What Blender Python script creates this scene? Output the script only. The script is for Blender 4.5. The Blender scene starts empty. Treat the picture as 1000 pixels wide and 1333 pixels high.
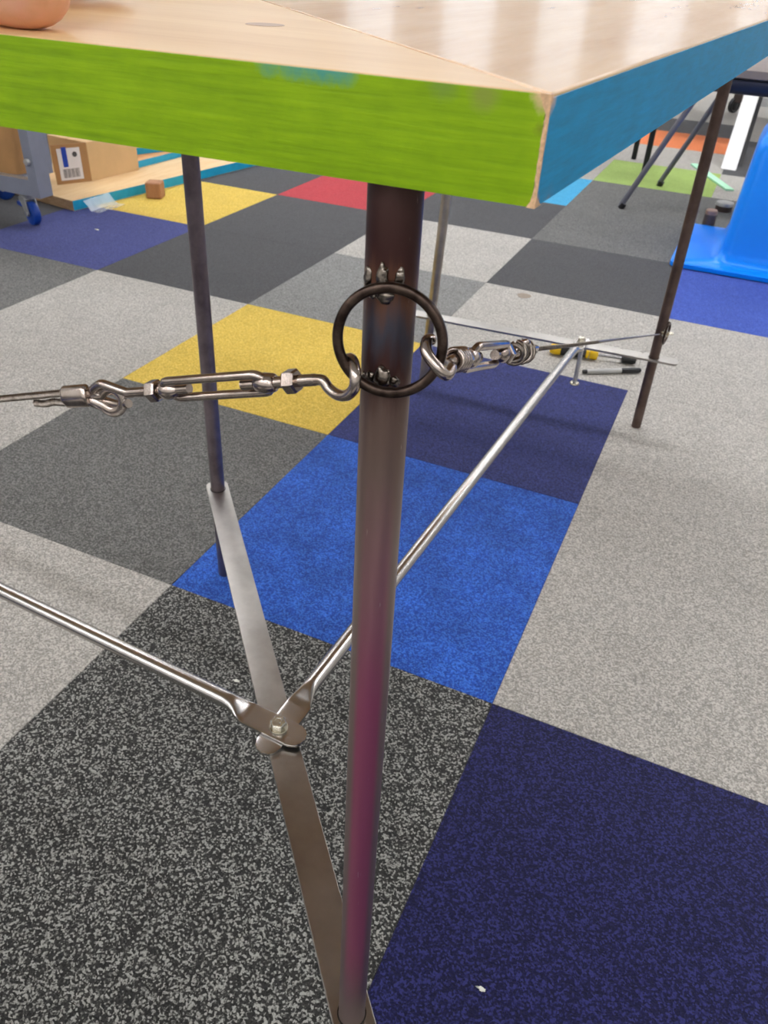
import bpy, math, random
from mathutils import Vector, Matrix, noise

random.seed(7)
SC = bpy.context.scene
COL = SC.collection

# ------------------------------------------------------------------ camera
CR = ((0.9108454704, 0.4100157405, 0.0474090872),      # right
      (0.2764035730, -0.5206227556, -0.8078075335),    # down
      (-0.3065315544, 0.7488918740, -0.5875366944))    # forward
CC = Vector((0.11102192, -0.67769599, 0.77954062))
cam_d = bpy.data.cameras.new('camera')
cam = bpy.data.objects.new('camera', cam_d)
COL.objects.link(cam)
cam.matrix_world = Matrix(((CR[0][0], -CR[1][0], -CR[2][0], CC.x),
                           (CR[0][1], -CR[1][1], -CR[2][1], CC.y),
                           (CR[0][2], -CR[1][2], -CR[2][2], CC.z),
                           (0, 0, 0, 1)))
cam_d.sensor_fit = 'HORIZONTAL'
cam_d.sensor_width = 36.0
cam_d.lens = 1010.28 / 1000 * 36.0
cam_d.clip_start = 0.01
cam_d.clip_end = 100
cam_d.dof.use_dof = True
cam_d.dof.focus_distance = 0.42
cam_d.dof.aperture_fstop = 36
SC.camera = cam

# ------------------------------------------------------------------ sky outside the windows, exposure
world = bpy.data.worlds.new('overcast_sky')
SC.world = world
world.use_nodes = True
world.node_tree.nodes['Background'].inputs[0].default_value = (0.86, 0.93, 1.0, 1)
world.node_tree.nodes['Background'].inputs[1].default_value = 1.5
LAMP = 21.0            # brightness of the ceiling lamps' diffusers
SC.view_settings.view_transform = 'Standard'
SC.view_settings.look = 'None'
SC.view_settings.gamma = 1.0
SC.view_settings.use_curve_mapping = False
SC.view_settings.exposure = 0.0


def lin(r, g, b):
    f = lambda c: (c / 255) / 12.92 if c / 255 <= 0.04045 else ((c / 255 + 0.055) / 1.055) ** 2.4
    return (f(r), f(g), f(b), 1.0)


# ------------------------------------------------------------------ mesh builder
class MB:
    def __init__(self):
        self.v, self.f = [], []

    def add(self, vs, fs):
        o = len(self.v)
        self.v += [Vector(p) for p in vs]
        self.f += [tuple(i + o for i in f) for f in fs]
        return self

    def prism(self, pts, lo, hi, fr=None):
        """polygon pts (a,b) extruded along c from lo to hi in frame fr=(origin,A,B,C)"""
        O, A, B, Cx = fr or (Vector((0, 0, 0)), Vector((1, 0, 0)), Vector((0, 1, 0)), Vector((0, 0, 1)))
        n = len(pts)
        vs = [O + A * a + B * b + Cx * lo for a, b in pts] + [O + A * a + B * b + Cx * hi for a, b in pts]
        fs = [tuple(range(n - 1, -1, -1)), tuple(range(n, 2 * n))]
        fs += [(i, (i + 1) % n, n + (i + 1) % n, n + i) for i in range(n)]
        return self.add(vs, fs)

    def box(self, x0, x1, y0, y1, z0, z1, fr=None):
        return self.prism([(x0, y0), (x1, y0), (x1, y1), (x0, y1)], z0, z1, fr)

    def tube(self, path, r, n=16, closed=False, caps=True, up=None, prof=None, twist=0.0):
        path = [Vector(p) for p in path]
        m = len(path)
        rs = r if isinstance(r, (list, tuple)) else [r] * m
        ref = Vector(up) if up else None
        vs, fs = [], []
        prev = None
        for i, p in enumerate(path):
            if closed:
                t = path[(i + 1) % m] - path[i - 1]
            else:
                t = path[min(i + 1, m - 1)] - path[max(i - 1, 0)]
            t.normalize()
            if ref is not None:
                a = ref - t * ref.dot(t)
            elif prev is None:
                a = Vector((0, 0, 1)) if abs(t.z) < 0.9 else Vector((1, 0, 0))
                a = a - t * a.dot(t)
            else:
                a = prev - t * prev.dot(t)
            a.normalize()
            prev = a
            b = t.cross(a)
            for k in range(n):
                th = 2 * math.pi * k / n
                if prof:
                    pa, pb = prof(th, i / (m - 1))
                else:
                    pa, pb = math.cos(th), math.sin(th)
                if twist:
                    c, s = math.cos(twist * i), math.sin(twist * i)
                    pa, pb = pa * c - pb * s, pa * s + pb * c
                vs.append(p + a * (pa * rs[i]) + b * (pb * rs[i]))
        for i in range(m if closed else m - 1):
            j = (i + 1) % m
            for k in range(n):
                l = (k + 1) % n
                fs.append((i * n + k, i * n + l, j * n + l, j * n + k))
        if caps and not closed:
            fs.append(tuple(range(n - 1, -1, -1)))
            fs.append(tuple((m - 1) * n + k for k in range(n)))
        return self.add(vs, fs)

    def lathe(self, prof, n=24, fr=None, closed=False):
        """prof = [(radius, height)] turned about C of frame fr"""
        O, A, B, Cx = fr or (Vector((0, 0, 0)), Vector((1, 0, 0)), Vector((0, 1, 0)), Vector((0, 0, 1)))
        vs, fs = [], []
        m = len(prof)
        for r, h in prof:
            for k in range(n):
                th = 2 * math.pi * k / n
                vs.append(O + A * (r * math.cos(th)) + B * (r * math.sin(th)) + Cx * h)
        for i in range(m - 1 + (1 if closed else 0)):
            j = (i + 1) % m
            for k in range(n):
                l = (k + 1) % n
                fs.append((i * n + k, i * n + l, j * n + l, j * n + k))
        if not closed:
            if prof[0][0] > 1e-6:
                fs.append(tuple(range(n - 1, -1, -1)))
            if prof[-1][0] > 1e-6:
                fs.append(tuple((m - 1) * n + k for k in range(n)))
        return self.add(vs, fs)

    def blob(self, c, rad, seed=0, amp=0.25, n=12, m=8, fr=None):
        """lumpy ellipsoid"""
        O, A, B, Cx = fr or (Vector((0, 0, 0)), Vector((1, 0, 0)), Vector((0, 1, 0)), Vector((0, 0, 1)))
        c = Vector(c)
        vs, fs = [], []
        for i in range(m + 1):
            ph = math.pi * i / m
            for k in range(n):
                th = 2 * math.pi * k / n
                d = Vector((math.sin(ph) * math.cos(th), math.sin(ph) * math.sin(th), math.cos(ph)))
                w = 1 + amp * noise.noise(d * 1.7 + Vector((seed * 3.1, seed * 1.7, seed)))
                vs.append(c + A * (d.x * rad[0] * w) + B * (d.y * rad[1] * w) + Cx * (d.z * rad[2] * w))
        for i in range(m):
            for k in range(n):
                l = (k + 1) % n
                fs.append((i * n + k, (i + 1) * n + k, (i + 1) * n + l, i * n + l))
        return self.add(vs, fs)

    def build(self, name, mat, parent=None, smooth=35, bevel=0, segs=2, label=None):
        base = Vector((0, 0, 0))
        q = parent
        while q is not None:
            base = base + q.location
            q = q.parent
        me = bpy.data.meshes.new(name)
        me.from_pydata([tuple(p - base) for p in self.v], [], self.f)
        me.validate()
        import bmesh
        bm = bmesh.new()
        bm.from_mesh(me)
        bmesh.ops.remove_doubles(bm, verts=bm.verts, dist=1e-7)
        bmesh.ops.recalc_face_normals(bm, faces=bm.faces)
        ang = math.radians(smooth)
        for e in bm.edges:
            if len(e.link_faces) == 2:
                e.smooth = e.calc_face_angle(0) < ang
        for f in bm.faces:
            f.smooth = True
        bm.to_mesh(me)
        bm.free()
        me.materials.append(mat)
        o = bpy.data.objects.new(name, me)
        COL.objects.link(o)
        o.parent = parent
        if bevel:
            md = o.modifiers.new('bevel', 'BEVEL')
            md.width = bevel
            md.segments = segs
            md.limit_method = 'ANGLE'
            md.angle_limit = math.radians(40)
            md.harden_normals = True
        if label:
            o['label'] = label
        return o


def tag(o, label, cat, group=None, kind=None):
    o['label'] = label
    o['category'] = cat
    if group:
        o['group'] = group
    if kind:
        o['kind'] = kind
    return o


def thing(name, loc, label, cat, group=None):
    o = bpy.data.objects.new(name, None)
    o.empty_display_size = 0.05
    COL.objects.link(o)
    o.location = loc
    return tag(o, label, cat, group)


def struct(o, label=None):
    o['kind'] = 'structure'
    if label:
        o['label'] = label
    return o


def frame(O, C, A=None):
    """frame with C as main axis"""
    C = Vector(C).normalized()
    A = Vector(A) if A else (Vector((0, 0, 1)) if abs(C.z) < 0.9 else Vector((1, 0, 0)))
    A = (A - C * A.dot(C)).normalized()
    return (Vector(O), A, C.cross(A), C)


def rrect(x0, x1, y0, y1, r, n=5):
    pts = []
    for cx, cy, a0 in ((x1 - r, y0 + r, -90), (x1 - r, y1 - r, 0), (x0 + r, y1 - r, 90), (x0 + r, y0 + r, 180)):
        for k in range(n + 1):
            a = math.radians(a0 + 90 * k / n)
            pts.append((cx + r * math.cos(a), cy + r * math.sin(a)))
    return pts


def loft(mb, rings, cap0=True, cap1=True):
    """rings = list of equally long closed point loops"""
    n = len(rings[0])
    vs = [p for r in rings for p in r]
    fs = []
    for i in range(len(rings) - 1):
        for k in range(n):
            l = (k + 1) % n
            fs.append((i * n + k, i * n + l, (i + 1) * n + l, (i + 1) * n + k))
    if cap0:
        fs.append(tuple(range(n - 1, -1, -1)))
    if cap1:
        fs.append(tuple((len(rings) - 1) * n + k for k in range(n)))
    return mb.add(vs, fs)


# ------------------------------------------------------------------ materials
def new_mat(name):
    m = bpy.data.materials.new(name)
    m.use_nodes = True
    nt = m.node_tree
    return m, nt, nt.nodes['Principled BSDF']


def N(nt, kind, **kw):
    n = nt.nodes.new(kind)
    for k, v in kw.items():
        if k.startswith('i_'):
            key = k[2:]
            n.inputs[int(key) if key.isdigit() else key].default_value = v
        else:
            setattr(n, k, v)
    return n


def ramp(nt, fac, stops, interp='LINEAR'):
    r = nt.nodes.new('ShaderNodeValToRGB')
    r.color_ramp.interpolation = interp
    els = r.color_ramp.elements
    while len(els) < len(stops):
        els.new(0.5)
    for e, (p, c) in zip(els, stops):
        e.position = p
        e.color = c if len(c) == 4 else (*c, 1)
    nt.links.new(fac, r.inputs[0])
    return r.outputs[0]


def mixc(nt, fac, a, b, mode='MIX'):
    n = nt.nodes.new('ShaderNodeMix')
    n.data_type = 'RGBA'
    n.blend_type = mode
    for s, x in ((0, fac), (6, a), (7, b)):
        if hasattr(x, 'is_linked') or hasattr(x, 'links'):
            nt.links.new(x, n.inputs[s])
        else:
            n.inputs[s].default_value = x
    return n.outputs[2]


def position(nt):
    return N(nt, 'ShaderNodeNewGeometry').outputs['Position']


def mapped(nt, vec, scale=(1, 1, 1), rot=(0, 0, 0), loc=(0, 0, 0)):
    mp = N(nt, 'ShaderNodeMapping')
    mp.inputs['Scale'].default_value = scale
    mp.inputs['Rotation'].default_value = rot
    mp.inputs['Location'].default_value = loc
    nt.links.new(vec, mp.inputs['Vector'])
    return mp.outputs[0]


def noise_tex(nt, vec, scale, detail=2, rough=0.5, out=0):
    n = N(nt, 'ShaderNodeTexNoise')
    n.inputs['Scale'].default_value = scale
    n.inputs['Detail'].default_value = detail
    n.inputs['Roughness'].default_value = rough
    nt.links.new(vec, n.inputs['Vector'])
    return n.outputs[out]


def bump(nt, bsdf, h, strength=0.3, dist=0.001):
    b = N(nt, 'ShaderNodeBump')
    b.inputs['Strength'].default_value = strength
    b.inputs['Distance'].default_value = dist
    nt.links.new(h, b.inputs['Height'])
    nt.links.new(b.outputs[0], bsdf.inputs['Normal'])


def simple(name, rgb, rough=0.5, metal=0.0, var=0.12, vscale=30, bumps=0.0, coat=0.0, spec=0.5, emit=0):
    m, nt, b = new_mat(name)
    pos = position(nt)
    n = noise_tex(nt, pos, vscale, 4, 0.6)
    c = lin(*rgb)
    lo = tuple(x * (1 - var) for x in c[:3]) + (1,)
    hi = tuple(min(1, x * (1 + var)) for x in c[:3]) + (1,)
    nt.links.new(ramp(nt, n, [(0.3, lo), (0.7, hi)]), b.inputs['Base Color'])
    b.inputs['Roughness'].default_value = rough
    b.inputs['Metallic'].default_value = metal
    b.inputs['Specular IOR Level'].default_value = spec
    b.inputs['Coat Weight'].default_value = coat
    b.inputs['Coat Roughness'].default_value = 0.1
    if bumps:
        bump(nt, b, n, bumps, 0.002)
    if emit:
        b.inputs['Emission Color'].default_value = c
        b.inputs['Emission Strength'].default_value = emit
    return m


def carpet(name, base, fleck=None, amount=0.5, cloud=0.15, dark=0.55, cloud_scale=9):
    """short looped pile: flecks of yarn colour, soft mottling, relief"""
    m, nt, b = new_mat(name)
    pos = position(nt)
    wob = noise_tex(nt, pos, 260, 2, 0.6, 1)
    v = N(nt, 'ShaderNodeTexVoronoi')
    v.inputs['Scale'].default_value = 500
    nt.links.new(mixc(nt, 0.0022, pos, wob, 'ADD'), v.inputs['Vector'])
    rnd = N(nt, 'ShaderNodeSeparateColor')
    nt.links.new(v.outputs['Color'], rnd.inputs[0])
    n1 = noise_tex(nt, pos, 520, 2, 0.7)
    mx = N(nt, 'ShaderNodeMath', operation='ADD')
    nt.links.new(rnd.outputs[0], mx.inputs[0])
    nt.links.new(n1, mx.inputs[1])
    c = lin(*base)
    fl = lin(*fleck) if fleck else tuple(min(1, x * 1.35) for x in c[:3]) + (1,)
    lo = tuple(x * dark for x in c[:3]) + (1,)
    colr = ramp(nt, mx.outputs[0], [(0.30, lo), (0.30 + 0.45 * (1 - amount) + 0.2, c), (1.0, fl)])
    mm = N(nt, 'ShaderNodeMath', operation='MULTIPLY')
    mm.inputs[1].default_value = 0.72
    nt.links.new(mx.outputs[0], mm.inputs[0])
    nt.links.new(mm.outputs[0], colr.node.inputs[0])
    n2 = noise_tex(nt, pos, cloud_scale, 5, 0.62)
    sh = ramp(nt, n2, [(0.3, (1 - cloud,) * 3), (0.7, (1 + 0 * cloud,) * 3)])
    nt.links.new(mixc(nt, 1.0, colr, sh, 'MULTIPLY'), b.inputs['Base Color'])
    b.inputs['Roughness'].default_value = 0.95
    b.inputs['Specular IOR Level'].default_value = 0.12
    b.inputs['Sheen Weight'].default_value = 0.12
    b.inputs['Sheen Roughness'].default_value = 0.6
    bump(nt, b, mx.outputs[0], 0.7, 0.0022)
    return m


def wood(name, ca, cb, axis=0, rough=0.3, coat=0.0, scale=1.0, knots=False):
    m, nt, b = new_mat(name)
    pos = position(nt)
    sc = [14 * scale] * 3
    sc[axis] = 1.6 * scale
    v = mapped(nt, pos, tuple(sc))
    n = noise_tex(nt, v, 3.0, 6, 0.6)
    n2 = noise_tex(nt, mapped(nt, pos, tuple(s * 7 for s in sc)), 3.0, 3, 0.6)
    a = N(nt, 'ShaderNodeMath', operation='MULTIPLY_ADD')
    nt.links.new(n2, a.inputs[0])
    a.inputs[1].default_value = 0.35
    nt.links.new(n, a.inputs[2])
    nt.links.new(ramp(nt, a.outputs[0], [(0.42, lin(*ca)), (0.62, lin(*[(p + q) / 2 for p, q in zip(ca, cb)])), (0.9, lin(*cb))]), b.inputs['Base Color'])
    b.inputs['Roughness'].default_value = rough
    b.inputs['Coat Weight'].default_value = coat
    b.inputs['Coat Roughness'].default_value = 0.17
    bump(nt, b, n, 0.008, 0.0006)
    b.inputs['Specular IOR Level'].default_value = 0.35
    return m


def steel(name, dark, light, rough=0.3, streak=0, scale=60, metal=1.0, aniso=None):
    m, nt, b = new_mat(name)
    pos = position(nt)
    sc = [1, 1, 1]
    if aniso is not None:
        sc = [6, 6, 6]
        sc[aniso] = 0.5
    v = mapped(nt, pos, tuple(sc))
    n = noise_tex(nt, v, scale, 5, 0.65)
    nt.links.new(ramp(nt, n, [(0.32, lin(*dark)), (0.68, lin(*light))]), b.inputs['Base Color'])
    b.inputs['Metallic'].default_value = metal
    r = N(nt, 'ShaderNodeMapRange')
    r.inputs['To Min'].default_value = rough * 0.75
    r.inputs['To Max'].default_value = rough * 1.35
    nt.links.new(n, r.inputs[0])
    nt.links.new(r.outputs[0], b.inputs['Roughness'])
    return m


M = {}
M['bar'] = steel('brushed_flat_steel', (160, 156, 150), (182, 178, 172), 0.29, scale=18)
M['tube'] = None
M['stainless'] = steel('stainless_hardware', (165, 150, 140), (200, 188, 180), 0.20, scale=120)
M['cable'] = steel('stainless_wire_rope', (120, 110, 102), (175, 165, 155), 0.32, scale=300)
M['ring'] = steel('blackened_ring_steel', (52, 42, 38), (92, 78, 70), 0.34, scale=150)
M['weld'] = steel('weld_metal', (70, 62, 56), (160, 150, 140), 0.22, scale=260)
M['bolt'] = steel('zinc_bolt', (170, 165, 150), (205, 200, 185), 0.25, scale=90)
M['leg_b'] = steel('dark_mill_steel', (104, 94, 100), (140, 128, 134), 0.38, scale=30, metal=0.75)
M['leg_c'] = steel('brown_mill_steel', (84, 68, 62), (112, 94, 86), 0.45, scale=30, metal=0.6)
M['leg_d'] = steel('grey_mill_steel', (160, 152, 140), (186, 178, 166), 0.38, scale=30, metal=0.7)
M['tube'] = simple('bright_drawn_tube', (188, 184, 180), 0.25, metal=1.0, var=0.02, vscale=12)
M['zinc'] = simple('dull_zinc', (190, 190, 190), 0.4, metal=0.4, var=0.05)
M['hole'] = simple('dark_gap', (20, 18, 17), 0.8)
M['birch_x'] = wood('lacquered_birch_along_x', (222, 178, 122), (238, 202, 150), 0, 0.40, 0.10)
M['birch_y'] = wood('lacquered_birch_along_y', (204, 150, 92), (232, 188, 130), 1, 0.26, 0.3)
M['ply'] = wood('pine_board', (214, 176, 124), (232, 202, 156), 1, 0.5)
M['ply_edge'] = wood('raw_ply_edge', (176, 140, 104), (214, 182, 144), 0, 0.6, 0, 4)


def brush_paint(name, base, dark, light, axis, wear_pts, under):
    m, nt, b = new_mat(name)
    pos = position(nt)
    sc = [160, 160, 160]
    sc[axis] = 7
    st = noise_tex(nt, mapped(nt, pos, tuple(sc)), 3.2, 5, 0.65)
    big = noise_tex(nt, pos, 38, 4, 0.6)
    col = ramp(nt, st, [(0.28, lin(*dark)), (0.5, lin(*base)), (0.76, lin(*light))])
    col = mixc(nt, 0.35, col, ramp(nt, big, [(0.3, lin(*dark)), (0.7, lin(*light))]))
    # bare chips: patches of a shape of their own near knocked places
    for (p, r0, r1, cc) in wear_pts:
        d = N(nt, 'ShaderNodeVectorMath', operation='DISTANCE')
        d.inputs[1].default_value = p
        nt.links.new(pos, d.inputs[0])
        wn = noise_tex(nt, pos, 420, 4, 0.7)
        q = N(nt, 'ShaderNodeMath', operation='MULTIPLY_ADD')
        nt.links.new(wn, q.inputs[0])
        q.inputs[1].default_value = r1
        nt.links.new(d.outputs['Value'], q.inputs[2])
        fac = ramp(nt, q.outputs[0], [(0.0, (1, 1, 1)), (1.0, (0, 0, 0))])
        fac.node.color_ramp.elements[0].position = min(0.99, r0 + r1 * 0.45)
        fac.node.color_ramp.elements[1].position = min(1.0, r0 + r1 * 0.45 + 0.0012)
        col = mixc(nt, fac, col, lin(*cc))
    nt.links.new(col, b.inputs['Base Color'])
    b.inputs['Roughness'].default_value = 0.48
    b.inputs['Specular IOR Level'].default_value = 0.25
    bump(nt, b, st, 0.25, 0.0008)
    return m


OX, OY = 0.0565, -0.444
ZB, ZT = 0.72, 0.75
M['green'] = brush_paint('lime_green_brushed_paint', (128, 166, 4), (106, 142, 2), (150, 188, 14), 0,
                         [((OX, OY, ZT), 0.0022, 0.004, (226, 190, 150)), ((OX, OY, ZB), 0.001, 0.004, (150, 92, 60)),
                          ((OX - 0.001, OY, 0.741), 0.0002, 0.003, (96, 62, 44)),
                          *[((OX - q, OY, ZT + 0.0004), 0.0020, 0.0035, (46, 146, 150)) for q in (0.061, 0.065, 0.069, 0.074, 0.079, 0.086)],
                          ((OX - 0.018, OY, 0.7480), 0.0018, 0.004, (138, 150, 66)), ((OX - 0.030, OY, 0.7495), 0.0018, 0.004, (120, 150, 60))], (0, 0, 0))
M['blue'] = brush_paint('sea_blue_brushed_paint', (18, 142, 188), (36, 128, 166), (0, 156, 212), 1,
                        [((OX, OY, ZT), 0.0022, 0.004, (214, 176, 140)), ((OX, OY, ZB), 0.003, 0.006, (176, 130, 104)),
                         ((OX + 0.002, OY + 0.012, ZB), 0.001, 0.004, (170, 132, 112)),
                         ((OX + 0.002, OY + 0.02, ZT), 0.0003, 0.004, (120, 130, 140))], (0, 0, 0))

# heat-tinted leg steel: brown near the welds, plum film lower down on one side
m, nt, b = new_mat('heat_tinted_leg_steel')
pos = position(nt)
sep = N(nt, 'ShaderNodeSeparateXYZ')
nt.links.new(pos, sep.inputs[0])
nz = noise_tex(nt, mapped(nt, pos, (160, 160, 22)), 1.0, 5, 0.6)
zz = N(nt, 'ShaderNodeMath', operation='MULTIPLY_ADD')
nt.links.new(nz, zz.inputs[0])
zz.inputs[1].default_value = 0.035
nt.links.new(sep.outputs[2], zz.inputs[2])
base = ramp(nt, zz.outputs[0], [(0.15, lin(150, 134, 126)), (0.22, lin(122, 102, 104)), (0.56, lin(140, 122, 114)), (0.655, lin(112, 92, 84)),
                                (0.672, lin(74, 46, 42)), (0.685, lin(70, 72, 84)), (0.70, lin(112, 76, 58)), (0.712, lin(66, 38, 36)), (0.75, lin(74, 54, 50))])
g = N(nt, 'ShaderNodeNewGeometry')
dotn = N(nt, 'ShaderNodeVectorMath', operation='DOT_PRODUCT')
dotn.inputs[1].default_value = Vector((0.38, -0.92, 0)).normalized()
nt.links.new(g.outputs['True Normal'], dotn.inputs[0])
side = ramp(nt, dotn.outputs['Value'], [(0.66, (0, 0, 0)), (0.86, (1, 1, 1))])
low = ramp(nt, zz.outputs[0], [(0.20, (0, 0, 0)), (0.27, (1, 1, 1)), (0.50, (1, 1, 1)), (0.63, (0, 0, 0))])
fac = mixc(nt, 1.0, side, low, 'MULTIPLY')
base = mixc(nt, fac, base, lin(158, 84, 112))
fine = noise_tex(nt, mapped(nt, pos, (500, 500, 60)), 1.0, 3, 0.6)
base = mixc(nt, ramp(nt, fine, [(0.70, (0, 0, 0)), (0.76, (0.6, 0.6, 0.6))]), base, lin(190, 170, 165))
nt.links.new(base, b.inputs['Base Color'])
b.inputs['Metallic'].default_value = 0.6
b.inputs['Roughness'].default_value = 0.36
bump(nt, b, nz, 0.08, 0.001)
M['leg_a'] = m

# ------------------------------------------------------------------ room shell
X0, X1, Y0, Y1, H = -6.0, 4.5, -5.0, 9.0, 2.8
M['wall'] = simple('white_wall_paint', (226, 224, 218), 0.7, var=0.03, vscale=3)
M['ceil'] = simple('ceiling_tile', (232, 230, 224), 0.9, var=0.03, vscale=60)
M['white_metal'] = simple('white_powder_coat', (232, 232, 230), 0.4, var=0.03)
M['underlay'] = simple('dark_carpet_underlay', (84, 84, 84), 0.95, var=0.2, vscale=200)

floor = struct(MB().box(X0, X1, Y0, Y1, -0.06, -0.006).build('floor', M['underlay']), 'patchwork floor of square carpet tiles')
struct(MB().box(X0, X1, Y0, Y1, H, H + 0.1).build('ceiling', M['ceil']))
struct(MB().box(X0 - 0.1, X0, Y0, Y1, -0.06, H + 0.1).build('wall_left', M['wall']))
struct(MB().box(X1, X1 + 0.1, Y0, Y1, -0.06, H + 0.1).build('wall_right', M['wall']))
struct(MB().box(X0 - 0.1, X1 + 0.1, Y0 - 0.1, Y0, -0.06, H + 0.1).build('wall_front', M['wall']))
wins = [(-4.75, -4.05), (-3.55, -2.85), (-2.45, -1.85), (-1.45, -0.85), (-0.45, 0.15), (0.6, 1.2), (1.7, 2.4)]
wz0, wz1 = 0.95, 2.45
wb = MB()
wb.box(X0 - 0.1, X1 + 0.1, Y1, Y1 + 0.1, -0.06, wz0).box(X0 - 0.1, X1 + 0.1, Y1, Y1 + 0.1, wz1, H + 0.1)
xs = [X0 - 0.1] + [v for w in wins for v in w] + [X1 + 0.1]
for k in range(0, len(xs), 2):
    wb.box(xs[k], xs[k + 1], Y1, Y1 + 0.1, wz0, wz1)
struct(wb.build('wall_back', M['wall']))
gm, nt, b = new_mat('window_glass')
tr = N(nt, 'ShaderNodeBsdfTransparent')
gl = N(nt, 'ShaderNodeBsdfGlossy')
gl.inputs['Roughness'].default_value = 0.02
ms = N(nt, 'ShaderNodeMixShader')
ms.inputs[0].default_value = 0.08
nt.links.new(tr.outputs[0], ms.inputs[1])
nt.links.new(gl.outputs[0], ms.inputs[2])
nt.links.new(ms.outputs[0], nt.nodes['Material Output'].inputs[0])
M['glass'] = gm
for k, (a, c) in enumerate(wins):
    fr = MB()
    t = 0.045
    fr.box(a, c, Y1 + 0.02, Y1 + 0.07, wz0, wz0 + t).box(a, c, Y1 + 0.02, Y1 + 0.07, wz1 - t, wz1)
    fr.box(a, a + t, Y1 + 0.02, Y1 + 0.07, wz0 + t, wz1 - t).box(c - t, c, Y1 + 0.02, Y1 + 0.07, wz0 + t, wz1 - t)
    w = struct(fr.build('window_%d' % (k + 1), M['white_metal']), 'white framed tall window in the far wall')
    MB().box(a + t, c - t, Y1 + 0.042, Y1 + 0.048, wz0 + t, wz1 - t).build('pane', M['glass'], w)
M['skirting'] = simple('grey_skirting', (120, 120, 122), 0.5)
struct(MB().box(X0, X1, Y1 - 0.012, Y1, -0.006, 0.1).build('baseboard_back', M['skirting']))
struct(MB().box(X0, X0 + 0.012, Y0, Y1 - 0.012, -0.006, 0.1).build('baseboard_left', M['skirting']))
M['oak'] = wood('oak_trim', (150, 112, 78), (190, 152, 112), 2, 0.5)
struct(MB().box(-0.13, -0.045, Y1 - 0.03, Y1, 0.0, 2.4).build('trim_1', M['oak'], bevel=0.003), 'narrow oak upright against the far wall')

# ceiling lamps: long troffers running across the room
M['diff'] = simple('lit_lamp_diffuser', (252, 252, 255), 0.6, var=0.0, emit=LAMP)
n_l = 0
for yy in (-4.4, -2.8, 1.75, 4.2, 6.6):
    for xx in (-4.5, -2.6, -0.7, 1.2, 3.1):
        L = thing('ceiling_light', (xx, yy, H), 'long white ceiling troffer lamp with lit diffuser, out of the picture overhead', 'ceiling light', 'ceiling troffers')
        fb = MB()
        fb.box(xx - 0.72, xx + 0.72, yy - 0.16, yy - 0.14, H - 0.05, H).box(xx - 0.72, xx + 0.72, yy + 0.14, yy + 0.16, H - 0.05, H)
        fb.box(xx - 0.72, xx - 0.70, yy - 0.14, yy + 0.14, H - 0.05, H).box(xx + 0.70, xx + 0.72, yy - 0.14, yy + 0.14, H - 0.05, H)
        fb.build('frame', M['white_metal'], L)
        MB().box(xx - 0.70, xx + 0.70, yy - 0.14, yy + 0.14, H - 0.045, H - 0.04).build('diffuser', M['diff'], L)

# ------------------------------------------------------------------ carpet tiles
CP = {
    'light': carpet('light_grey_carpet', (176, 172, 164), (214, 210, 202), 0.55, 0.10, 0.62),
    'mid': carpet('mid_grey_carpet', (128, 128, 126), (165, 165, 162), 0.5, 0.10, 0.6),
    'slate': carpet('slate_grey_carpet', (100, 100, 97), (140, 140, 136), 0.5, 0.10, 0.5),
    'speckle': carpet('black_and_white_fleck_carpet', (60, 60, 58), (172, 172, 166), 0.36, 0.08, 0.25),
    'coal': carpet('charcoal_carpet', (74, 74, 76), (92, 92, 94), 0.5, 0.10, 0.7),
    'navy': carpet('navy_carpet', (38, 46, 104), (62, 72, 140), 0.5, 0.14, 0.6),
    'midnight': carpet('midnight_blue_carpet', (23, 23, 70), (50, 54, 116), 0.42, 0.10, 0.5),
    'royal': carpet('royal_blue_carpet', (36, 92, 206), (70, 134, 240), 0.55, 0.42, 0.55, 13),
    'cobalt': carpet('cobalt_carpet', (50, 80, 180), (80, 110, 205), 0.5, 0.12, 0.7),
    'violet': carpet('dusty_navy_carpet', (58, 66, 132), (84, 92, 160), 0.5, 0.12, 0.7),
    'yellow': carpet('yellow_carpet', (226, 190, 68), (246, 216, 110), 0.5, 0.10, 0.72),
    'red': carpet('red_carpet', (186, 46, 58), (206, 74, 82), 0.5, 0.08, 0.75),
    'lime': carpet('pale_lime_carpet', (160, 190, 92), (184, 210, 120), 0.5, 0.12, 0.78),
    'orange': carpet('orange_carpet', (232, 124, 66), (246, 150, 94), 0.5, 0.08, 0.8),
    'sky': carpet('sky_blue_carpet', (50, 164, 214), (84, 186, 230), 0.5, 0.06, 0.8),
}
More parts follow.
